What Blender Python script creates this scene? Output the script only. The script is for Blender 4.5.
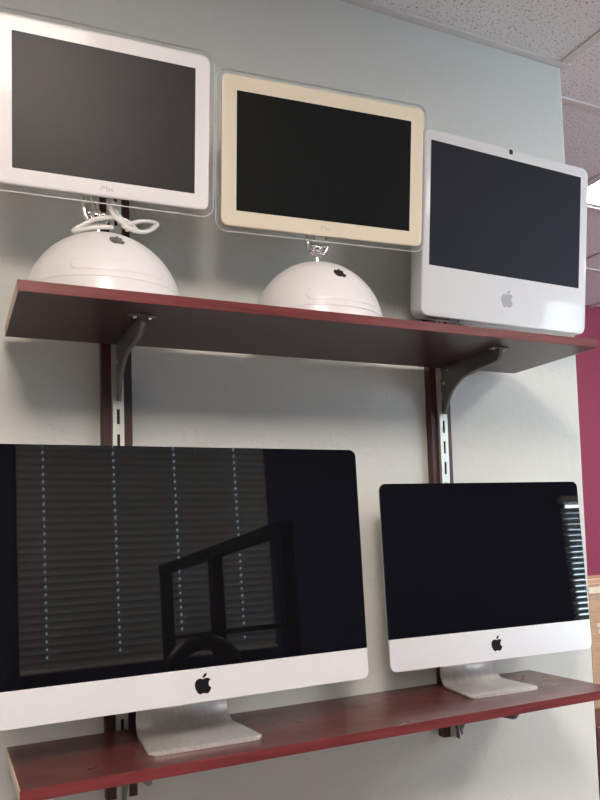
import bpy, bmesh, math, random
from mathutils import Vector, Matrix
random.seed(7)
for o in list(bpy.data.objects):
    bpy.data.objects.remove(o, do_unlink=True)
scene = bpy.context.scene
COL = scene.collection
Z0 = 1.09                      # height of the lower shelf top above the floor
PI = math.pi
R_ = math.radians

# ------------------------------------------------------------------ camera
def make_camera():
    x, y, z, yaw, p, r, f, cx, cy = -0.0939, -1.7146, 0.3569, 0.5286, 0.0733, -0.0408, 834.706, 431.657, 468.878
    fw = Vector((math.sin(yaw)*math.cos(p), math.cos(yaw)*math.cos(p), math.sin(p)))
    rt = Vector((math.cos(yaw), -math.sin(yaw), 0)); up = rt.cross(fw)
    R = rt*math.cos(r) + up*math.sin(r); U = -rt*math.sin(r) + up*math.cos(r)
    cam = bpy.data.cameras.new('camera'); o = bpy.data.objects.new('camera', cam); COL.objects.link(o)
    cam.sensor_fit = 'HORIZONTAL'; cam.sensor_width = 36; cam.lens = f/600*36
    cam.shift_x = (300-cx)/600; cam.shift_y = (cy-400)/600
    cam.clip_start = 0.02
    M = Matrix.Identity(4)
    for i in range(3):
        M[i][0] = R[i]; M[i][1] = U[i]; M[i][2] = -fw[i]
    M[0][3], M[1][3], M[2][3] = x, y, z+Z0
    o.matrix_world = M
    scene.camera = o
make_camera()

# ------------------------------------------------------------------ world, daylight, exposure
w = bpy.data.worlds.new('world'); scene.world = w; w.use_nodes = True
bg = w.node_tree.nodes['Background']
bg.inputs[0].default_value = (.62, .80, 1.0, 1); bg.inputs[1].default_value = 6.0
def area(name, loc, rot, sx, sy, power, col):
    l = bpy.data.lights.new(name, 'AREA'); l.shape = 'RECTANGLE'; l.size = sx; l.size_y = sy
    l.energy = power; l.color = col
    o = bpy.data.objects.new(name, l); COL.objects.link(o); o.location = loc; o.rotation_euler = rot
    return o
# daylight outside the open-blind window of the back wall, shining into the room
area('daylight', (4.95, -4.45, Z0+.75), (PI/2, 0, 0), 2.4, 1.9, 560, (.73, .87, 1.0))
LAMP_STRENGTH = 21.0
LAMP_COL = (1.0, .96, .93, 1)
LAMP_WARM = (1.0, .87, .78, 1)
vs = scene.view_settings
vs.view_transform = 'Standard'; vs.look = 'None'; vs.gamma = 1; vs.exposure = 0.43
vs.use_curve_mapping = False

# ------------------------------------------------------------------ materials
MATS = {}
def mat(name, col, rough=.5, metal=0., coat=0., spec=None, emit=None, build=None):
    if name in MATS: return MATS[name]
    m = bpy.data.materials.new(name); m.use_nodes = True
    nt = m.node_tree; b = nt.nodes['Principled BSDF']
    b.inputs['Base Color'].default_value = (*col, 1); b.inputs['Roughness'].default_value = rough
    b.inputs['Metallic'].default_value = metal; b.inputs['Coat Weight'].default_value = coat
    b.inputs['Coat Roughness'].default_value = .03
    if spec is not None: b.inputs['Specular IOR Level'].default_value = spec
    if emit: b.inputs['Emission Color'].default_value = emit[0]; b.inputs['Emission Strength'].default_value = emit[1]
    if build: build(nt, b)
    MATS[name] = m
    return m
def coords(nt, scale=(1, 1, 1)):
    t = nt.nodes.new('ShaderNodeTexCoord'); mp = nt.nodes.new('ShaderNodeMapping')
    mp.inputs['Scale'].default_value = scale
    nt.links.new(t.outputs['Object'], mp.inputs[0]); return mp.outputs[0]
def noise(nt, vec, scale, detail=3, rough=.5, dist=0.):
    n = nt.nodes.new('ShaderNodeTexNoise'); n.inputs['Scale'].default_value = scale
    n.inputs['Detail'].default_value = detail; n.inputs['Roughness'].default_value = rough
    n.inputs['Distortion'].default_value = dist
    nt.links.new(vec, n.inputs['Vector']); return n.outputs['Fac']
def ramp(nt, fac, stops):
    r = nt.nodes.new('ShaderNodeValToRGB'); e = r.color_ramp.elements
    while len(e) < len(stops): e.new(.5)
    for k, (p, c) in enumerate(stops):
        e[k].position = p; e[k].color = (*c, 1) if len(c) == 3 else c
    nt.links.new(fac, r.inputs[0]); return r.outputs[0]
def bump(nt, b, h, strength, dist):
    n = nt.nodes.new('ShaderNodeBump'); n.inputs['Strength'].default_value = strength
    n.inputs['Distance'].default_value = dist
    nt.links.new(h, n.inputs['Height']); nt.links.new(n.outputs[0], b.inputs['Normal'])
G = lambda v: (v, v, v)
def b_plaster(nt, b):
    v = coords(nt)
    n1 = noise(nt, v, 16, 4, .55, 1.2)
    r1 = ramp(nt, n1, [(.50, G(0)), (.56, G(1))])
    n2 = noise(nt, v, 60, 2)
    mx = nt.nodes.new('ShaderNodeMath'); mx.operation = 'MULTIPLY_ADD'; mx.inputs[1].default_value = .25
    nt.links.new(n2, mx.inputs[0]); nt.links.new(r1, mx.inputs[2])
    bump(nt, b, mx.outputs[0], .22, .002)
def b_tile(nt, b):
    v = coords(nt)
    n = noise(nt, v, 140, 2, .6); c = ramp(nt, n, [(.35, G(.34)), (.42, G(.78))])
    nt.links.new(c, b.inputs['Base Color']); bump(nt, b, n, .5, .003)
def wood(dark, light, gscale=1.0):
    def f(nt, b):
        v = coords(nt, (1.2*gscale, 14*gscale, 14*gscale))
        n = noise(nt, v, 5, 6, .65, .6)
        c = ramp(nt, n, [(.3, dark), (.7, light)]); nt.links.new(c, b.inputs['Base Color'])
        v2 = coords(nt); n2 = noise(nt, v2, 7, 4, .6)
        r = ramp(nt, n2, [(.35, G(.27)), (.7, G(.42))]); nt.links.new(r, b.inputs['Roughness'])
    return f
def b_vwood(nt, b):
    v = coords(nt, (14, 14, 1.2)); n = noise(nt, v, 5, 6, .65, .6)
    c = ramp(nt, n, [(.3, (.030, .007, .009)), (.7, (.070, .016, .018))]); nt.links.new(c, b.inputs['Base Color'])
def b_screen(c0, c1):
    def f(nt, b):
        n = noise(nt, coords(nt), 9, 3); c = ramp(nt, n, [(.35, c0), (.7, c1)]); nt.links.new(c, b.inputs['Base Color'])
    return f
def b_card(nt, b):
    v = coords(nt, (2, 2, 30)); n = noise(nt, v, 6, 5)
    c = ramp(nt, n, [(.3, (.42, .27, .165)), (.7, (.52, .35, .22))]); nt.links.new(c, b.inputs['Base Color'])
def b_footdirt(nt, b):
    n = noise(nt, coords(nt, (30, 9, 9)), 4, 6, .7)
    c = ramp(nt, n, [(.3, (.60, .58, .55)), (.65, (.74, .73, .71))]); nt.links.new(c, b.inputs['Base Color'])
def b_carpet(nt, b):
    n = noise(nt, coords(nt), 260, 2); c = ramp(nt, n, [(.3, (.35, .32, .305)), (.7, (.49, .45, .435))])
    nt.links.new(c, b.inputs['Base Color']); bump(nt, b, n, .5, .004)
def clear_plastic(name, tint=(1, 1, 1), ior=1.49):
    m = bpy.data.materials.new(name); m.use_nodes = True; nt = m.node_tree; nt.nodes.clear()
    out = nt.nodes.new('ShaderNodeOutputMaterial'); mix = nt.nodes.new('ShaderNodeMixShader')
    tr = nt.nodes.new('ShaderNodeBsdfTransparent'); tr.inputs[0].default_value = (*tint, 1)
    g = nt.nodes.new('ShaderNodeBsdfGlossy'); g.inputs['Roughness'].default_value = .03
    lw = nt.nodes.new('ShaderNodeFresnel'); lw.inputs[0].default_value = ior
    nt.links.new(lw.outputs[0], mix.inputs[0]); nt.links.new(tr.outputs[0], mix.inputs[1]); nt.links.new(g.outputs[0], mix.inputs[2])
    nt.links.new(mix.outputs[0], out.inputs[0]); MATS[name] = m; return m

M_WALL = mat('plaster_grey', (.64, .655, .61), .75, build=b_plaster)
M_MAGENTA = mat('paint_magenta', (.26, .020, .055), .6)
M_NAVY = mat('paint_navy', (.011, .020, .062), .7)
M_WHITEWALL = mat('paint_white', (.72, .71, .69), .8)
M_TILE = mat('ceiling_tile', (.7, .7, .68), .9, build=b_tile)
M_TBAR = mat('grid_bar_white', (.68, .67, .65), .5)
M_FLOOR = mat('carpet', (.2, .17, .17), .95, build=b_carpet)
M_SHELF = mat('mahogany_laminate', (.14, .03, .03), .35, coat=.15, build=wood((.060, .012, .013), (.135, .029, .027)))
M_EDGE = mat('mahogany_edge', (.2, .05, .05), .45, spec=.25, build=wood((.10, .017, .020), (.21, .044, .045), .8))
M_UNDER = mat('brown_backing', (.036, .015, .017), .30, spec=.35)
M_RAW = mat('raw_board_end', (.62, .52, .44), .8)
M_POST = mat('mahogany_strip', (.08, .02, .02), .45, build=b_vwood)
M_TRACK = mat('zinc_track', (.62, .64, .58), .38, .55)
M_SLOT = mat('slot_black', (.01, .01, .01), .8)
M_BRACKET = mat('bracket_steel', (.17, .165, .16), .34, .7)
M_ALU = mat('aluminium_satin', (.80, .81, .82), .38, .25)
M_ALUFOOT = mat('aluminium_foot', (.70, .69, .67), .36, .6, build=b_footdirt)
M_GLASS = mat('screen_glass_black', (.004, .004, .005), .02, spec=.55)
M_BLACK = mat('logo_black', (.008, .008, .009), .4, spec=.2)
M_WHITE = mat('white_plastic', (.88, .865, .855), .33, coat=.15)
M_WHITEG5 = mat('white_acrylic', (.68, .69, .69), .45, coat=.20)
M_CREAM = mat('yellowed_plastic', (.80, .72, .55), .4, coat=.1)
M_GREYPRINT = mat('grey_print', (.55, .53, .50), .5)
M_LOGOGREY = mat('logo_grey', (.36, .37, .38), .35)
M_SCR_L = mat('matte_screen_grey', (.02, .02, .02), .37, spec=.28, build=b_screen((.018, .017, .018), (.024, .022, .023)))
M_SCR_R = mat('matte_screen_black', (.004, .005, .005), .45, spec=.12)
M_SCR_G5 = mat('matte_screen_blue', (.014, .016, .024), .5, spec=.12)
M_DARKCHROME = mat('dark_chrome', (.22, .21, .21), .22, .9)
M_CHROME = mat('chrome', (.78, .77, .75), .10, 1.)
M_CABLE = mat('white_cable', (.84, .83, .80), .4)
M_CARD = mat('cardboard', (.48, .32, .2), .85, build=b_card)
M_TAPE = mat('packing_tape', (.68, .54, .40), .3)
M_CARDPRINT = mat('carton_print', (.68, .62, .56), .7)
M_DESK = mat('dark_desk', (.09, .03, .022), .4, build=wood((.05, .016, .012), (.12, .04, .03)))
M_SLAT = mat('blind_slat', (.44, .46, .43), .5)
M_FRAME = mat('black_frame', (.006, .006, .007), .5)
M_LEATHER = mat('black_leather', (.012, .012, .012), .4)
M_LAMPW = mat('lamp_diffuser_warm', (.9, .9, .9), .5, emit=(LAMP_WARM, LAMP_STRENGTH*1.6))
M_LAMP = mat('lamp_diffuser', (.9, .9, .9), .5, emit=(LAMP_COL, LAMP_STRENGTH))
M_CLEAR = clear_plastic('clear_acrylic', (1, 1, 1), 1.22)
M_GLINT_SEAM = mat('rim_glint_and_seam', (.86, .88, .88), .3)  # pale tone: painted edge glint on the clear frames, plain seam on the doors
M_PANE = clear_plastic('window_glass', (.94, .97, .98), 1.4)

# ------------------------------------------------------------------ helpers
def put(name, bm, m, parent=None, loc=(0, 0, 0), rot=(0, 0, 0), smooth=False, angle=40):
    me = bpy.data.meshes.new(name)
    bmesh.ops.recalc_face_normals(bm, faces=bm.faces[:])
    bm.to_mesh(me); bm.free()
    me.materials.append(m)
    if smooth:
        me.polygons.foreach_set('use_smooth', [True]*len(me.polygons))
        me.set_sharp_from_angle(angle=math.radians(angle))
    o = bpy.data.objects.new(name, me); COL.objects.link(o)
    o.location = loc; o.rotation_euler = rot
    if parent: o.parent = parent
    return o
def share(src, name, parent, loc, rot=None):
    o = src.copy(); o.name = name; COL.objects.link(o); o.parent = parent; o.location = loc
    if rot is not None: o.rotation_euler = rot
    return o
def thing(name, label, cat, loc, rz=0, group=None):
    o = bpy.data.objects.new(name, None); COL.objects.link(o); o.location = loc; o.rotation_euler = (0, 0, rz)
    o.empty_display_size = .05
    return tag(o, label, cat, group)
def tag(o, label, cat, group=None):
    o['label'] = label; o['category'] = cat
    if group: o['group'] = group
    return o
def struct(o, label, cat):
    o['kind'] = 'structure'; o['label'] = label; o['category'] = cat; return o
def bx(bm, x0, x1, y0, y1, z0, z1, bev=0, seg=2):
    r = bmesh.ops.create_cube(bm, size=1)
    vs_ = r['verts']
    for v in vs_:
        v.co = Vector(((x0+x1)/2+v.co.x*(x1-x0), (y0+y1)/2+v.co.y*(y1-y0), (z0+z1)/2+v.co.z*(z1-z0)))
    if bev:
        es = list({e for v in vs_ for e in v.link_edges})
        bmesh.ops.bevel(bm, geom=es, offset=bev, segments=seg, affect='EDGES', profile=.5)
    return bm
def box(*a, **k): return bx(bmesh.new(), *a, **k)
def rrect(w, h, r, n=6, cx=0, cz=0):
    """outline of a rounded rectangle, counter-clockwise in x,z"""
    rs = r if isinstance(r, (tuple, list)) else (r,)*4   # tr, tl, bl, br
    pts = []
    for (sx, sz, a0, rr) in ((1, 1, 0, rs[0]), (-1, 1, 90, rs[1]), (-1, -1, 180, rs[2]), (1, -1, 270, rs[3])):
        for k in range(n+1):
            a = math.radians(a0+90*k/n)
            pts.append((cx+sx*(w/2-rr)+rr*math.cos(a), cz+sz*(h/2-rr)+rr*math.sin(a)))
    return pts
def loft(rings, cap0=True, cap1=True, bm=None):
    """rings: lists of 3d points of equal length"""
    bm = bm or bmesh.new()
    R = [[bm.verts.new(p) for p in r] for r in rings]
    n = len(R[0])
    for a, b in zip(R[:-1], R[1:]):
        for i in range(n):
            j = (i+1) % n
            bm.faces.new((a[i], a[j], b[j], b[i]))
    if cap0: bm.faces.new(R[0][::-1])
    if cap1: bm.faces.new(R[-1])
    return bm
def slab(w, h, r, y0, y1, cx=0, cz=0, bev=0, n=6):
    """rounded-rectangle plate between depths y0 (front) and y1 (back) with softened rims"""
    def ring(d, y): return [(x, y, z) for x, z in rrect(w-2*d, h-2*d, max(r-d, .0005) if not isinstance(r, (tuple, list)) else [max(q-d, .0005) for q in r], n, cx, cz)]
    if not bev: return loft([ring(0, y0), ring(0, y1)])
    b3 = bev*.3
    return loft([ring(bev*2.5, y0), ring(bev, y0), ring(b3, y0+b3), ring(0, y0+bev), ring(0, y1-bev), ring(b3, y1-b3), ring(bev, y1), ring(bev*2.5, y1)])
def frame_ring(w, h, r, wi, hi, ri, y0, y1, n=6, bev=.001):
    """rounded frame with a rounded opening"""
    def o_(d, y): return [(x, y, z) for x, z in rrect(w-2*d, h-2*d, r-d, n)]
    def i_(d, y): return [(x, y, z) for x, z in rrect(wi+2*d, hi+2*d, ri+d, n)]
    rings = [o_(bev, y0), o_(0, y0+bev), o_(0, y1-bev), o_(bev, y1), i_(bev, y1), i_(0, y1-bev), i_(0, y0+bev), i_(bev, y0)]
    bm = loft(rings, False, False)
    bm.verts.ensure_lookup_table(); m = len(rings[0]); a = bm.verts[:m]; b = bm.verts[-m:]
    for i in range(m):
        j = (i+1) % m; bm.faces.new((b[i], b[j], a[j], a[i]))
    return bm
def tube(pts, rad, seg=10, closed=False, bm=None):
    bm = bm or bmesh.new()
    P = [Vector(p) for p in pts]; rings = []
    prev = None
    for i, p in enumerate(P):
        a = P[i-1] if (i > 0 or closed) else p; b = P[(i+1) % len(P)] if (i < len(P)-1 or closed) else p
        t = (b-a).normalized()
        u = prev - t*prev.dot(t) if prev is not None else (t.orthogonal())
        u.normalize(); prev = u; v = t.cross(u)
        rr = rad[i] if isinstance(rad, (list, tuple)) else rad
        rings.append([p+(u*math.cos(2*PI*k/seg)+v*math.sin(2*PI*k/seg))*rr for k in range(seg)])
    if closed: rings.append(rings[0])
    bm2 = loft(rings, not closed, not closed, bm)
    if closed: bmesh.ops.remove_doubles(bm2, verts=bm2.verts[:], dist=1e-6)
    return bm2
def spline(pts, n=8):
    P = [Vector(p) for p in pts]; out = []
    for i in range(len(P)-1):
        p0 = P[max(i-1, 0)]; p1 = P[i]; p2 = P[i+1]; p3 = P[min(i+2, len(P)-1)]
        for k in range(n):
            t = k/n
            out.append(.5*((2*p1)+(-p0+p2)*t+(2*p0-5*p1+4*p2-p3)*t*t+(-p0+3*p1-3*p2+p3)*t**3))
    out.append(P[-1]); return out
def lathe(profile, seg=48, bm=None):
    bm = bm or bmesh.new()
    rings = [[(r*math.cos(2*PI*k/seg), r*math.sin(2*PI*k/seg), z) for k in range(seg)] for r, z in profile]
    return loft(rings, True, True, bm)
def prism(outline, axis_fn0, axis_fn1, bm=None):
    return loft([[axis_fn0(*p) for p in outline], [axis_fn1(*p) for p in outline]], True, True, bm)

# apple-shaped mark: outline from cubic segments (24 x 24 box, y down)
def bez(start, segs, n=5):
    p = start; out = [p]
    for s in segs:
        c1 = (p[0]+s[0], p[1]+s[1]); c2 = (p[0]+s[2], p[1]+s[3]); e = (p[0]+s[4], p[1]+s[5])
        for k in range(1, n+1):
            t = k/n; q = 1-t
            out.append(tuple(q**3*p[i]+3*q*q*t*c1[i]+3*q*t*t*c2[i]+t**3*e[i] for i in (0, 1)))
        p = e
    if abs(out[-1][0]-out[0][0])+abs(out[-1][1]-out[0][1]) < .12: out.pop()
    return [(x-12, 12.4-y) for x, y in out]
LOGO_BODY = bez((12.152, 6.896), [(-.948, 0, -2.415, -1.078, -3.96, -1.04), (-2.04, .027, -3.91, 1.183, -4.961, 3.014),
    (-2.117, 3.675, -.546, 9.103, 1.519, 12.09), (1.013, 1.454, 2.208, 3.09, 3.792, 3.039), (1.52, -.065, 2.09, -.987, 3.935, -.987),
    (1.831, 0, 2.35, .987, 3.96, .948), (1.637, -.026, 2.676, -1.48, 3.676, -2.948), (1.156, -1.688, 1.636, -3.325, 1.662, -3.415),
    (-.039, -.013, -3.182, -1.221, -3.22, -4.857), (-.026, -3.04, 2.48, -4.494, 2.597, -4.559), (-1.429, -2.09, -3.623, -2.324, -4.39, -2.376),
    (-2, -.156, -3.675, 1.09, -4.61, 1.09)])
LOGO_LEAF = bez((15.53, 3.83), [(.843, -1.012, 1.4, -2.427, 1.245, -3.83), (-1.207, .052, -2.662, .805, -3.532, 1.818),
    (-.78, .896, -1.454, 2.338, -1.273, 3.714), (1.338, .104, 2.715, -.688, 3.559, -1.701)])
def logo_bm(height, f0, f1):
    s = height/24; bm = bmesh.new()
    for ol in (LOGO_BODY, LOGO_LEAF):
        prism([(x*s, y*s) for x, y in ol], f0, f1, bm)
    return bm
def text_bm(s, size, thick):
    c = bpy.data.curves.new('print', 'FONT'); c.body = s; c.size = size; c.extrude = thick/2; c.align_x = 'CENTER'; c.align_y = 'CENTER'
    o = bpy.data.objects.new('print', c); COL.objects.link(o)
    dg = bpy.context.evaluated_depsgraph_get(); me = bpy.data.meshes.new_from_object(o.evaluated_get(dg))
    bm = bmesh.new(); bm.from_mesh(me); bpy.data.objects.remove(o, do_unlink=True); bpy.data.meshes.remove(me)
    bm.transform(Matrix.Rotation(PI/2, 4, 'X'))      # stands upright, reads from -y
    return bm

# ------------------------------------------------------------------ the room
XL, XR, YB, YF = -2.6, 6.4, -3.9, 2.02
ZC = 1.6456 + Z0
WALL_END = 1.4085
struct(put('floor', box(XL-.15, XR+.15, YB-.15, YF+.15, -.1, 0), M_FLOOR), 'light grey carpeted office floor', 'floor')
corner = [(WALL_END-.012+.012*math.sin(R_(a)), .05-.012*math.cos(R_(a))) for a in range(0, 91, 15)]
wf = put('wall_front', prism([(XL, .038)]+corner+[(WALL_END, .16), (XL, .16)], lambda x, y: (x, y, 0), lambda x, y: (x, y, ZC-.004)), M_WALL)
wf.data.materials.append(M_MAGENTA)
for p_ in wf.data.polygons:
    if p_.normal.y > .5: p_.material_index = 1      # its rear face is painted like the far wall
struct(wf, 'pale grey textured plaster partition wall carrying the shelves', 'wall')
struct(put('wall_far', box(XL, XR, YF, YF+.12, 0, ZC+.06), M_MAGENTA), 'magenta painted far wall beyond the partition', 'wall')
struct(put('wall_left', box(XL-.12, XL, YB, YF, 0, ZC+.06), M_WHITEWALL), 'white painted side wall behind the viewpoint', 'wall')
struct(put('wall_right', box(XR, XR+.12, YB, YF, 0, ZC+.06), M_MAGENTA), 'magenta painted side wall at the room end', 'wall')
WA = (0.46, 1.965, Z0+.08, Z0+1.5)      # window with closed blinds
WB = (3.62, 4.30, Z0-.12, Z0+1.06)    # smaller window with half-closed blinds
WC = (4.52, 5.90, Z0-.12, Z0+1.45)    # window with open blinds
bm = bmesh.new()
for a in ((XL, WA[0], 0, ZC+.06), (WA[1], WB[0], 0, ZC+.06), (WB[1], WC[0], 0, ZC+.06), (WC[1], XR, 0, ZC+.06), (WC[0], WC[1], 0, WC[2]), (WC[0], WC[1], WC[3], ZC+.06),
          (WA[0], WA[1], 0, WA[2]), (WA[0], WA[1], WA[3], ZC+.06), (WB[0], WB[1], 0, WB[2]), (WB[0], WB[1], WB[3], ZC+.06)):
    bx(bm, a[0], a[1], YB-.12, YB, a[2], a[3])
struct(put('wall_back', bm, M_NAVY), 'dark navy window wall opposite the shelves', 'wall')
def window(n, W, mullions, label):
    r = thing('window_%d' % n, label, 'window', ((W[0]+W[1])/2, YB-.08, W[2])); r['kind'] = 'structure'
    hw = (W[1]-W[0])/2; h = W[3]-W[2]; bm = bmesh.new()
    bx(bm, -hw, hw, -.03, .03, 0, .045); bx(bm, -hw, hw, -.03, .03, h-.045, h)
    bx(bm, -hw, -hw+.045, -.03, .03, .045, h-.045); bx(bm, hw-.045, hw, -.03, .03, .045, h-.045)
    for mx in mullions: bx(bm, mx-W[0]-hw-.03, mx-W[0]-hw+.03, -.03, .03, .045, h-.045)
    put('window_frame', bm, M_FRAME, r)
    edges = [W[0]+.045]+[e for mx in mullions for e in (mx-.03, mx+.03)]+[W[1]-.045]
    for a, b in zip(edges[::2], edges[1::2]):
        put('pane', box(a-W[0]-hw, b-W[0]-hw, -.003, .003, .045, h-.045), M_PANE, r)
window(1, WA, [.80, 1.55], 'dark framed window behind the closed blinds')
window(2, WB, [], 'small dark framed window behind the half closed blinds')
window(3, WC, [], 'dark framed window behind the open blinds')
# venetian blinds: each slat its own part
def blind(x0, x1, W, tilt, label, cords, pitch=.043, gap=.008, k=1.):
    sk = k
    r = thing('venetian_blind', label, 'blind', ((x0+x1)/2, YB+.045, W[2])); hw = (x1-x0)/2; h = W[3]-W[2]
    put('headrail', box(-hw, hw, -.03, .03, h-.05, h, bev=.004), M_SLAT, r)
    put('bottom_rail', box(-hw, hw, -.025, .025, .0, .018, bev=.004), M_SLAT, r)
    bm = bmesh.new()
    cuts = sorted(c-(x0+x1)/2 for c in cords)
    def strip(a, b, y0, y1):
        zc = lambda y: .004*sk*(1-(y/.025/sk)**2)
        prism([(y0, zc(y0)), (y1, zc(y1)), (y1, zc(y1)-.0008), (y0, zc(y0)-.0008)], lambda y, z: (a, y, z), lambda y, z: (b, y, z), bm)
    for y0, y1 in ((-.025, -.016), (-.016, -.008), (.008, .016), (.016, .025)): strip(-hw, hw, y0*sk, y1*sk)
    xs = [-hw]+[e for c in cuts for e in (c-gap/2, c+gap/2)]+[hw]
    for a, b in zip(xs[::2], xs[1::2]):
        for y0, y1 in ((-.008, 0), (0, .008)): strip(a, b, y0*sk, y1*sk)
    src = None
    for k in range(int((h-.09)/pitch)):
        z = .04+k*pitch
        if src is None: src = put('slat', bm, M_SLAT, r, (0, 0, z), (tilt, 0, 0))
        else: share(src, 'slat', r, (0, 0, z))
    for c in cuts:
        put('ladder_cord', tube([(c, -.02, .01), (c, -.02, h-.04)], .0012, 5), M_CABLE, r)
blind(WA[0]+.01, WA[1]-.01, WA, math.radians(68), 'grey venetian blind with closed slats in the window wall', [.608, .997, 1.36, 1.75])
blind(WB[0]-.06, WB[1]+.06, WB, R_(46), 'narrow venetian blind with half closed slats', [3.75, 4.15], gap=.004)
blind(WC[0]-.05, WC[1]+.05, WC, R_(14), 'wide venetian blind with open slats letting in daylight', [4.9, 5.3, 5.7], pitch=.036, gap=.004, k=.72)

# ceiling: tiles in a grid, each tile a part
ceil = struct(put('ceiling', box(XL-.15, XR+.15, YB-.15, YF+.15, ZC+.05, ZC+.12), M_WHITEWALL), 'suspended ceiling of speckled tiles in a white grid', 'ceiling')
GX = [1.400+.61*k for k in range(-7, 10)]; GY = [.178+.64*k for k in range(-7, 4)]
GX = [g for g in GX if XL < g < XR]; GY = [g for g in GY if YB < g < YF]
lamp_cells = [(-.43, -3.022, -1.742), (2.01, -3.022, -1.742), (2.01, .178, .818), (4.45, -3.022, -1.742)]
xe = [XL]+GX+[XR]; ye = [YB]+GY+[YF]
tsrc = {}
for a, b in zip(xe[:-1], xe[1:]):
    for c, d in zip(ye[:-1], ye[1:]):
        if any(abs(a-l[0]) < .05 and l[1]-.05 < c and d < l[2]+.05 for l in lamp_cells): continue
        key = (round(b-a, 3), round(d-c, 3))
        if key not in tsrc:
            hx, hy = (b-a)/2-.008, (d-c)/2-.008
            tsrc[key] = put('ceiling_tile', box(-hx, hx, -hy, hy, 0, .018, bev=.003, seg=1), M_TILE, ceil, ((a+b)/2, (c+d)/2, ZC+.004))
        else: share(tsrc[key], 'ceiling_tile', ceil, ((a+b)/2, (c+d)/2, ZC+.004))
for g in GX:
    put('grid_bar', box(g-.012, g+.012, YB, YF, ZC-.001, ZC+.0035), M_TBAR, ceil)
for g in GY:
    put('grid_bar', box(XL, XR, g-.012, g+.012, ZC-.0015, ZC+.0033), M_TBAR, ceil)
put('wall_angle', box(XL, WALL_END+.015, .016, .038, ZC-.003, ZC+.0032), M_TBAR, ceil)
lab = ['fluorescent ceiling light panel above the dome computers', 'fluorescent ceiling light panel in front of the partition end',
       'fluorescent ceiling light panel beyond the partition end', 'fluorescent ceiling light panel by the open blinds']
for (x0, y0, y1), l in zip(lamp_cells, lab):
    r = thing('ceiling_light', l, 'light', (x0+.305, (y0+y1)/2, ZC), 0, 'ceiling light panels'); hy = (y1-y0)/2-.014; hx = .291
    bm = bmesh.new()
    bx(bm, -hx, -hx+.02, -hy, hy, .004, .04); bx(bm, hx-.02, hx, -hy, hy, .004, .04)
    bx(bm, -hx+.02, hx-.02, -hy, -hy+.02, .004, .04); bx(bm, -hx+.02, hx-.02, hy-.02, hy, .004, .04)
    put('lamp_frame', bm, M_TBAR, r)
    put('diffuser', box(-hx+.02, hx-.02, -hy+.02, hy-.02, .010, .020), M_LAMPW if x0 < 0 else M_LAMP, r)

# ------------------------------------------------------------------ uprights, shelves, brackets
SW, SD, ST = 1.164, .3183, .0182          # shelf width, depth, thickness
Z_UP = .7481                              # underside of the upper shelf over the lower shelf top
def upright(cx, label):
    r = thing('shelf_upright', label, 'upright', (cx, .038, Z0-.131)); H = 1.31
    put('wood_strip', box(-.0285, .0285, -.025, -.0005, 0, H, bev=.0012, seg=1), M_POST, r)
    bm = bmesh.new(); hw = .0107; p = .05; n = int(H/p)
    yb, yf = -.0255, -.0365
    bx(bm, -hw, -.0028, yf, yf+.0016, 0, H); bx(bm, .0028, hw, yf, yf+.0016, 0, H)       # face strips
    bx(bm, -hw, -hw+.0016, yf+.0016, yb, 0, H); bx(bm, hw-.0016, hw, yf+.0016, yb, 0, H)  # side webs
    for k in range(n+1):
        z = k*p+.012
        bx(bm, -.0028, .0028, yf, yf+.0016, z-.011 if k else 0, min(z+.009, H))           # bridges between slots
    put('slotted_track', bm, M_TRACK, r)
    put('slot_backing', box(-hw+.002, hw-.002, yf+.0025, yb, .001, H-.001), M_SLOT, r)
upright(.1995, 'dark red wood upright with slotted metal track, behind the wide screen')
upright(.9475, 'dark red wood upright with slotted metal track, behind the smaller dark screen')
def shelf(zb, label):
    r = thing('wall_shelf', label, 'shelf', (0, -.001, Z0+zb))
    put('board', box(.0015, SW-.0015, -SD+.0025, 0, .0006, ST), M_SHELF, r)
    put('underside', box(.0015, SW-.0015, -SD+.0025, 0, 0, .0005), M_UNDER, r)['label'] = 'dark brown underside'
    put('front_edge_band', box(.0003, SW-.0003, -SD, -SD+.0025, 0, ST, bev=.0006, seg=1), M_EDGE, r)
    for x0, x1 in ((0, .0015), (SW-.0015, SW)):
        put('raw_end', box(x0, x1, -SD+.0025, 0, 0, ST), M_RAW, r)['label'] = 'pale unfinished board end'
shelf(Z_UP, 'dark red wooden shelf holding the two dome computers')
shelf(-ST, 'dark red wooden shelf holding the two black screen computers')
BRK = [(0, 0), (0, -.112), (-.006, -.112), (-.018, -.092), (-.035, -.068), (-.060, -.051), (-.095, -.037), (-.145, -.032), (-.19, -.030),
       (-.230, -.0275), (-.243, -.021), (-.248, -.012), (-.248, 0)]
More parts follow.
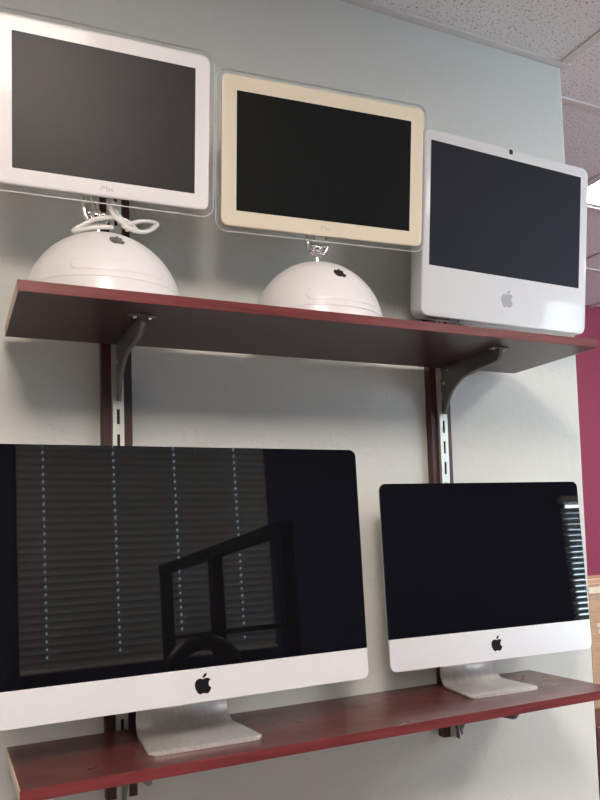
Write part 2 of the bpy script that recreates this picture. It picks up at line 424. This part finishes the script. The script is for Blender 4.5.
def bracket(cx, zt, label):
    r = thing('shelf_bracket', label, 'bracket', (cx, -.0015, Z0+zt-.0005))
    bm = prism(BRK, lambda y, z: (-.0032, y, z), lambda y, z: (.0032, y, z))
    put('web', bm, M_BRACKET, r)
    # rolled rim along the curved lower edge
    put('rolled_edge', tube(spline([(0, y, z) for y, z in BRK[2:-1]], 4), .0042, 8), M_BRACKET, r, smooth=True)
    put('mounting_pad', slab(.048, .020, .008, 0, .0022, n=4, bev=.0005), M_BRACKET, r, (0, -.240, -.0001), (-PI/2, 0, 0))
    put('screw', lathe([(.0001, -.0045), (.003, -.004), (.004, -.0025), (.004, 0)], 12), M_CHROME, r, (.012, -.241, -.002))
    put('screw', lathe([(.0001, -.0045), (.003, -.004), (.004, -.0025), (.004, 0)], 12), M_CHROME, r, (-.012, -.241, -.002))
    put('locking_rivet', lathe([(.0001, .004), (.003, .0035), (.0045, .001), (.0045, 0)], 14), M_TRACK, r, (-.0032, -.012, -.038), (0, -PI/2, 0), True)
    put('rivet', lathe([(.0001, .003), (.002, .0025), (.0028, 0)], 12), M_TRACK, r, (-.0032, -.030, -.010), (0, -PI/2, 0), True)
    return r
for zt, nm in ((Z_UP, 'upper'), (-ST, 'lower')):
    for cx, sd in ((.1995, 'left'), (.9475, 'right')):
        what = {('upper', 'left'): 'dark steel bracket under the shelf below the cable-topped dome', ('upper', 'right'): 'dark steel bracket under the shelf below the white upright computer',
                ('lower', 'left'): 'dark steel bracket under the shelf below the wide screen', ('lower', 'right'): 'dark steel bracket under the shelf below the smaller dark screen'}[(nm, sd)]
        bracket(cx, zt, what)

# ------------------------------------------------------------------ aluminium all-in-one computers
def slim_computer(x, y, z, yaw, t, W, H, chin, foot_front, foot_len, foot_w, arm_w, label, cam_dot, sdx=0, syaw=0):
    r = thing('desktop_computer', label, 'computer', (x, y, Z0+.0005), yaw)
    L = (0, 0, z); R = (-t, 0, 0)
    rc = .014
    gh = H-chin
    put('screen_glass', slab(W, gh-.0004, (rc, rc, .0006, .0006), 0, .004, 0, chin+gh/2, bev=.0005, n=6), M_GLASS, r, L, R)
    ch = put('chin', slab(W, chin-.0004, (.0006, .0006, rc, rc), 0, .006, 0, chin/2, bev=.0006, n=6), M_ALU, r, L, R)
    put('logo', logo_bm(.0355 if W > .6 else .0345, lambda a, b: (a, -.0006, chin*.53+b), lambda a, b: (a, .0002, chin*.53+b)), M_BLACK, ch)['label'] = 'black apple shaped mark'
    # back shell: thin rim that swells towards the middle
    def ring(s, yy, dz=0): return [(a*s, yy, H/2+(b-H/2)*s+dz) for a, b in rrect(W-.0006, H-.0006, rc, 6, 0, H/2)]
    put('back_shell', loft([ring(1, .0041), ring(1, .008), ring(.97, .0115), ring(.85, .020), ring(.62, .031), ring(.36, .038), ring(.15, .040)]), M_ALU, r, L, R, True, 50)
    if cam_dot: put('webcam', lathe([(.0001, .0006), (.0022, .0005), (.0028, 0)], 12), M_SCR_G5, r, (0, -.0002+math.sin(t)*(H-.012), z+math.cos(t)*(H-.012)), (PI/2-t, 0, 0))
    # stand: one bent sheet, foot then bend then arm
    yf = foot_front-y; yb = yf+foot_len
    hz = z+.42*H; hy = .032+math.sin(t)*.42*H
    path = []   # (y, z, half width)
    th = .0065
    n = 5
    for k in range(n+1):
        f = k/n
        path.append((yf+.014*f*f, 0, foot_w/2-.014*(1-math.sqrt(max(0, 1-(1-f*f)**2)))))
    flat_end = yb-.045
    for k in range(1, 7):
        f = k/6; path.append((yf+.014+(flat_end-yf-.014)*f, 0, foot_w/2+(arm_w-foot_w)/2*f*.62))
    rad = .040
    lean = math.atan2(yb-.008-hy, hz-.07)        # arm leans forward to the hinge
    end_a = PI/2+lean
    for k in range(1, 9):
        a = end_a*k/8
        path.append((flat_end+rad*math.sin(a), rad*(1-math.cos(a)), arm_w/2+(foot_w-arm_w)/2*.38*(1-k/8)))
    y1, z1 = path[-1][:2]
    dy, dz = math.cos(end_a), math.sin(end_a)
    ln = (hz-z1)/dz
    for k in range(1, 5): path.append((y1+dy*ln*k/4, z1+dz*ln*k/4, arm_w/2))
    rings = []
    for i, (py, pz, hw) in enumerate(path):
        a = path[max(i-1, 0)]; b = path[min(i+1, len(path)-1)]
        tv = Vector((0, b[0]-a[0], b[1]-a[1])).normalized(); nv = Vector((0, -tv.z, tv.y))
        c = Vector((0, py, pz)); e = .0012
        rings.append([c+Vector((sx*(hw-d), 0, 0))+nv*q for sx, d, q in ((-1, e, 0), (1, e, 0), (1, 0, e), (1, 0, th-e), (1, e, th), (-1, e, th), (-1, 0, th-e), (-1, 0, e))])
    put('stand', loft(rings), M_ALUFOOT, r, (sdx, 0, 0), (0, 0, syaw), smooth=True, angle=50)
    put('hinge', tube([(-arm_w*.28, hy, hz), (arm_w*.28, hy, hz)], .009, 14), M_ALU, r, smooth=True)
    return r
slim_computer(.296, -.2250, .0735, .030, .058, .65, .4515, .0585, -.2515, .205, .196, .166,
              'wide aluminium all-in-one computer with glossy black screen reflecting window blinds', True, 0, -.05)
slim_computer(.9834, -.1318, .0586, -.0602, .0673, .528, .4040, .0688, -.2185, .178, .172, .140,
              'smaller aluminium all-in-one computer with plain black screen near the wall end', False, -.034)

# ------------------------------------------------------------------ white all-in-one with deep chin
ZT = Z_UP+ST
def white_computer():
    x, y, z, yaw, t = 1.0660, -.1440, 1.0894, .0363, -.1098
    k = 1.03
    r = thing('white_computer', 'white plastic all-in-one computer with deep chin and grey mark', 'computer', (x, y, Z0+ZT+.0005), yaw)
    L = (0, 0, z-ZT); R = (-t, 0, 0)
    W, H, cz, dep, rc = .4775*k, .407*k, -.0435*k, .062, .0195
    def ring(d, yy): return [(a, yy, b) for a, b in rrect(W-2*d, H-2*d, max(rc-d*.6, .004), 8, .0035, cz)]
    rings = [ring(.014, 0), ring(.006, 0), ring(.002, .0008), ring(.0004, .0028), ring(0, .006), ring(-.001, .020), ring(-.001, .042), ring(.003, .052), ring(.010, .058), ring(.020, dep)]
    put('body', loft(rings), M_WHITEG5, r, L, R, True, 35)
    put('screen', slab(.4334*k, .2709*k, .001, -.0006, .002, bev=.0004, n=2), M_SCR_G5, r, L, R)
    put('logo', logo_bm(.0415, lambda a, b: (a-.002, -.0008, -.1915+b), lambda a, b: (a-.002, .0005, -.1915+b)), M_LOGOGREY, r, L, R)['label'] = 'grey apple shaped mark'
    put('webcam', slab(.010, .011, .0025, -.0008, .001, .001, .1572, n=4), M_BLACK, r, L, R)
    # ports and vent strip along the underside
    zb = cz-H/2
    for u0, u1, y0, y1 in ((-.219, -.190, .010, .017), (-.184, -.181, .010, .017), (-.177, -.174, .010, .017), (-.168, -.156, .010, .017), (-.135, -.131, .010, .017)):
        put('port', box(u0, u1, y0, y1, zb-.0016, zb+.003), M_BLACK, r, L, R)
    put('vent_strip', box(-.12, .10, .012, .030, zb-.0014, zb+.003), M_TBAR, r, L, R)
    # aluminium foot and arm behind
    bm = bmesh.new()
    path = [(-.03, .0035), (.04, .0035), (.095, .0035), (.130, .012), (.142, .035), (.138, .075), (.115, .17), (.062, .29)]
    sp = spline([(0, a, b) for a, b in path], 5); rings = []
    for i, c in enumerate(sp):
        tv = (sp[min(i+1, len(sp)-1)]-sp[max(i-1, 0)]).normalized(); nv = Vector((0, -tv.z, tv.y))
        hw = .085-.02*min(1, i/len(sp)*1.6)
        rings.append([c+Vector((sx*hw, 0, 0))+nv*q for sx, q in ((-1, -.003), (1, -.003), (1, .003), (-1, .003))])
    put('stand', loft(rings), M_ALU, r, smooth=True, angle=50)
white_computer()

# ------------------------------------------------------------------ dome computers on arms
DR, DH, DB = .1342, .139, .012
def dome_pt(az, el, off=0.):
    """point on the dome: az from the front (-y) towards +x, el elevation parameter"""
    rr = (DR+off)*math.cos(el); return Vector((rr*math.sin(az), -rr*math.cos(az), DB+(DH+off)*math.sin(el)))
def dome_computer(dx, dy, disp, sw, sh, bw, bh, cw, ch, bezel, scr, door, logo, label, jx=0.):
    x, y, z, yaw, t = disp
    r = thing('dome_computer', label, 'computer', (dx, dy, Z0+ZT+.0005), 0)
    prof = [(DR-.012, 0), (DR-.004, .001), (DR-.0015, .005), (DR-.0015, .0085), (DR-.004, .009), (DR-.004, .0105), (DR, .012)]
    prof += [(DR*math.cos(k/22*PI/2), DB+DH*math.sin(k/22*PI/2)) for k in range(1, 22)]+[(.002, DB+DH)]
    base = put('dome_base', lathe(prof, 72), M_WHITE, r, smooth=True, angle=50)
    # disc-drive door: pill-shaped raised panel that follows the dome
    az0, el0, haz, hel = door
    def pill(off, g):
        return [dome_pt(az0+a, el0+b, off) for a, b in rrect(2*haz-g, 2*hel-g*.9, hel-g*.45, 8)]
    bm = bmesh.new()
    N = 28; rows = []
    for i in range(N+1):
        u = -1+2*i/N
        lim = hel if abs(u)*haz < haz-hel else math.sqrt(max(hel**2-(abs(u)*haz-(haz-hel))**2, 1e-8))
        rows.append([bm.verts.new(dome_pt(az0+u*haz, el0+lim*v, .0011*(1-.75*(abs(v) == 1)-.0))) for v in (-1, -.86, -.4, 0, .4, .86, 1)])
    for a, b in zip(rows[:-1], rows[1:]):
        for k in range(6): bm.faces.new((a[k], a[k+1], b[k+1], b[k]))
    bmesh.ops.remove_doubles(bm, verts=bm.verts[:], dist=1e-5)
    put('drive_door', bm, M_WHITE, base, smooth=True, angle=80)
    put('door_seam', tube(pill(.0003, 0), .0005, 6, True), M_GLINT_SEAM, base)
    put('seam_ring', tube([dome_pt(a*2*PI/96, el0-hel*1.9, -.0002) for a in range(96)], .0011, 6, True), M_WHITE, base, smooth=True)
    laz, lel = logo
    def lf(off):
        def f(a, b):
            e = lel+b/DH; return dome_pt(laz+a/(DR*math.cos(lel)), e, off)
        return f
    put('logo', logo_bm(.030, lf(.0012), lf(-.0005)), M_DARKCHROME, base)['label'] = 'chrome apple shaped mark'
    # arm: swivel collar, clevis joint with ball, tube up to the display's back
    top = DB+DH
    arm = put('arm', bmesh.new(), M_CHROME, r)
    bm = bmesh.new(); bm.from_mesh(arm.data)
    L = Vector((x-dx, y-dy, z-ZT))
    ez = Vector((0, math.sin(t), math.cos(t))); nrm = Vector((0, -math.cos(t), math.sin(t)))
    back = L-nrm*.034
    tube([(jx*.6, 0, top-.004), (jx, 0, top+.024)], .0048, 14, bm=bm)
    j = Vector((jx, 0, top+.034))
    tube(spline([j, j+Vector((0, .020, .045)), back+Vector((0, .030, -.05)), back], 6), .0085, 14, bm=bm)
    bm.to_mesh(arm.data); bm.free()
    arm.data.polygons.foreach_set('use_smooth', [True]*len(arm.data.polygons)); arm.data.set_sharp_from_angle(angle=.7)
    put('swivel_collar', lathe([(.016, 0), (.016, .003), (.012, .005), (.006, .0055)], 24), M_CHROME, r, (0, 0, top-.003), smooth=True)
    bm = bmesh.new(); bmesh.ops.create_uvsphere(bm, u_segments=20, v_segments=12, radius=.0135)
    put('ball_joint', bm, M_CHROME, arm, j, smooth=True)
    u_pts = [(-.021, -.004, .034), (-.021, -.004, .006), (-.014, -.004, -.010), (0, -.004, -.016), (.014, -.004, -.010), (.021, -.004, .006), (.021, -.004, .034)]
    put('clevis', tube(spline(u_pts, 5), .0048, 10), M_CHROME, arm, j, smooth=True)
    for s in (-1, 1):
        put('pivot_screw', lathe([(.0001, .005), (.004, .004), (.0055, .001), (.0055, 0)], 14), M_CHROME, arm, j+Vector((s*.012, -.006, .002)), (PI/2, 0, 0), True)
    # display
    R = (-t, 0, yaw)
    put('clear_frame', frame_ring(cw, ch, .022, bw-.004, bh-.004, .012, .001, .009, 8), M_CLEAR, r, L, R, True, 30)['label'] = 'clear acrylic border'
    put('rim_glint', tube([(a, .005, b) for a, b in rrect(cw, ch, .022, 8)], .0011, 6, True), M_GLINT_SEAM, r, L, R, True)  # added pale tube, paints the light caught along the acrylic edge
    bz = put('bezel', slab(bw, bh, .014, -.004, .006, bev=.0022, n=8), bezel, r, L, R, True, 35)
    put('screen', slab(sw, sh, .0008, -.0046, -.0030, n=2), scr, r, L, R)
    put('print', text_bm('iMac', .0125, .0006), M_GREYPRINT, r, L+ez*(-bh/2+(bh-sh)/4)+nrm*.0042, R)['label'] = 'small grey lettering'
    def ring(d, yy): return [(a, yy, b) for a, b in rrect(bw-2*d, bh-2*d, max(.014-d*.2, .008), 8)]
    put('back_cover', loft([ring(.002, .006), ring(.003, .014), ring(.012, .022), ring(.045, .030), ring(.09, .033)]), M_WHITE, r, L, R, True, 40)
    return r

dome_computer(.1555, -.135, (.1534, -.1993, 1.1131, -.0564, -.1423), .304, .228, .357, .2825, .378, .304, M_WHITE, M_SCR_L,
              (R_(2.5), R_(20), R_(37), R_(5)), (R_(4), R_(48)), 'white dome based computer with dark grey screen in a white bezel', -.013)
dome_computer(.573, -.135, (.5775, -.1905, 1.1095, -.102, -.149), .367, .2294, .426, .2895, .443, .309, M_CREAM, M_SCR_R,
              (R_(3), R_(17), R_(37), R_(5)), (R_(2.7), R_(42)), 'white dome based computer with black screen in a yellowed cream bezel')
# white cable looped on top of the first dome
def cable():
    pts = [(.1650, .9235), (.1350, .9190), (.1120, .9130), (.1010, .9125), (.1186, .9265), (.1405, .9385), (.1662, .9445), (.1905, .9435), (.2061, .9345), (.2085, .9265), (.2010, .9235), (.1885, .9255), (.1838, .9290),
           (.1938, .9360), (.2098, .9468), (.2277, .9520), (.2421, .9500), (.2440, .9425), (.2273, .9275), (.2112, .9230), (.1985, .9255), (.1850, .9330),
           (.1730, .9420), (.1655, .9550), (.1640, .9720), (.1690, .9800), (.1730, .9680), (.1800, .9500), (.1900, .9330), (.1935, .9270)]
    ys = [-.170, -.170, -.164, -.155, -.156, -.160, -.160, -.157, -.152, -.160, -.168, -.172, -.168, -.158, -.150, -.148, -.152, -.158, -.164, -.167, -.166, -.166, -.166, -.160, -.150, -.142, -.146, -.154, -.158, -.154]
    bm = tube(spline([(a, yy, b+Z0) for (a, b), yy in zip(pts, ys)], 6), .0040, 10)
    o = put('power_cable', bm, M_CABLE, smooth=True)
    tag(o, 'white cable looped loosely over the top of a white dome', 'cable')
cable()

# ------------------------------------------------------------------ beyond the partition: desk and carton
def desk():
    r = thing('desk', 'dark wood desk under the cardboard carton', 'desk', (2.5, .95, 0))
    put('desk_top', box(-.62, .62, -.36, .36, .70, .735, bev=.003), M_DESK, r)
    for sx in (-1, 1): put('side_panel', box(sx*.58-.015, sx*.58+.015, -.33, .33, 0, .70), M_DESK, r)
    put('back_panel', box(-.565, .565, .28, .30, .25, .70), M_DESK, r)
desk()
def carton():
    r = thing('cardboard_box', 'brown cardboard box standing on the dark desk', 'box', (2.342, 1.03, .7355), R_(0))
    h = .470
    put('carton_body', box(-.28, .28, -.22, .22, 0, h, bev=.002, seg=1), M_CARD, r)
    for s in (-1, 1): put('flap', box(-.28, .28, min(s*.003, s*.222), max(s*.003, s*.222), h+.0005, h+.005), M_CARD, r, rot=(0, 0, 0))
    put('tape', box(-.27, .285, -.03, .03, h+.0055, h+.0062), M_TAPE, r)
    put('edge_tape', box(-.2805, .2805, -.2235, -.2205, h-.030, h-.004), M_TAPE, r)
    for k, (a, z) in enumerate(((-.245, .31), (-.215, .31), (-.180, .31), (-.24, .285), (-.20, .285), (-.16, .285))):
        put('print_mark', box(a, a+.022, -.2212, -.2202, z, z+.014), M_CARDPRINT, r)
carton()

# ------------------------------------------------------------------ behind the viewpoint: framed partition and chair (seen in the glossy screen)
def partition():
    r = thing('partition_frame', 'black open frame partition standing at right angles to the windows', 'partition', (1.2, -2.74, 0))
    zt = Z0+.615
    for y in (-.845, 0, .845): put('post', box(-.028, .028, y-.028, y+.028, 0, zt-.05), M_FRAME, r)
    put('top_rail', box(-.03, .03, -.88, .88, zt-.05, zt), M_FRAME, r)
    for a, b in ((-.817, -.028), (.028, .817)):
        put('middle_rail', box(-.015, .015, a, b, Z0+.19, Z0+.212), M_FRAME, r)
        put('lower_panel', box(-.012, .012, a, b, .04, Z0-.12), M_NAVY, r)
partition()
def chair():
    r = thing('office_chair', 'black high back office chair with an open arched back', 'chair', (.845, -2.14, 0))
    put('seat', slab(.48, .46, .10, -.04, .04, bev=.02), M_LEATHER, r, (0, 0, .48), (PI/2, 0, 0), True)
    arch = spline([(-.13, .20, .55), (-.14, .22, .85), (-.13, .23, 1.13), (-.085, .235, 1.225), (0, .235, 1.26), (.085, .235, 1.225), (.13, .23, 1.13), (.14, .22, .85), (.13, .20, .55)], 6)
    put('back_rim', tube(arch, .031, 12), M_LEATHER, r, smooth=True)
    put('lumbar_pad', slab(.27, .22, .06, -.02, .02, bev=.015), M_LEATHER, r, (0, .215, .80), smooth=True)
    put('gas_column', tube([(0, 0, .09), (0, 0, .44)], .028, 16), M_FRAME, r, smooth=True)
    for k in range(5):
        a = 2*PI*k/5
        leg = put('base_leg', tube([(0, 0, .10), (.28*math.cos(a), .28*math.sin(a), .07)], [.026, .016], 10), M_FRAME, r, smooth=True)
        put('castor', lathe([(.001, -.02), (.028, -.018), (.030, 0), (.028, .018), (.001, .02)], 14), M_FRAME, leg, (.28*math.cos(a), .28*math.sin(a), .031), (PI/2, 0, a), True)
chair()

# thin pale tie hanging off the end of the upright under the lower shelf
tie = put('wire_tie', tube(spline([(.9405, -.020, Z0-.098), (.9430, -.022, Z0-.125), (.9460, -.020, Z0-.142), (.9485, -.020, Z0-.150), (.9480, -.022, Z0-.138), (.9530, -.020, Z0-.122), (.9550, -.018, Z0-.098)], 5), .0012, 6), M_CABLE, smooth=True)
tag(tie, 'thin pale wire tie hanging in front of the upright end', 'tie')
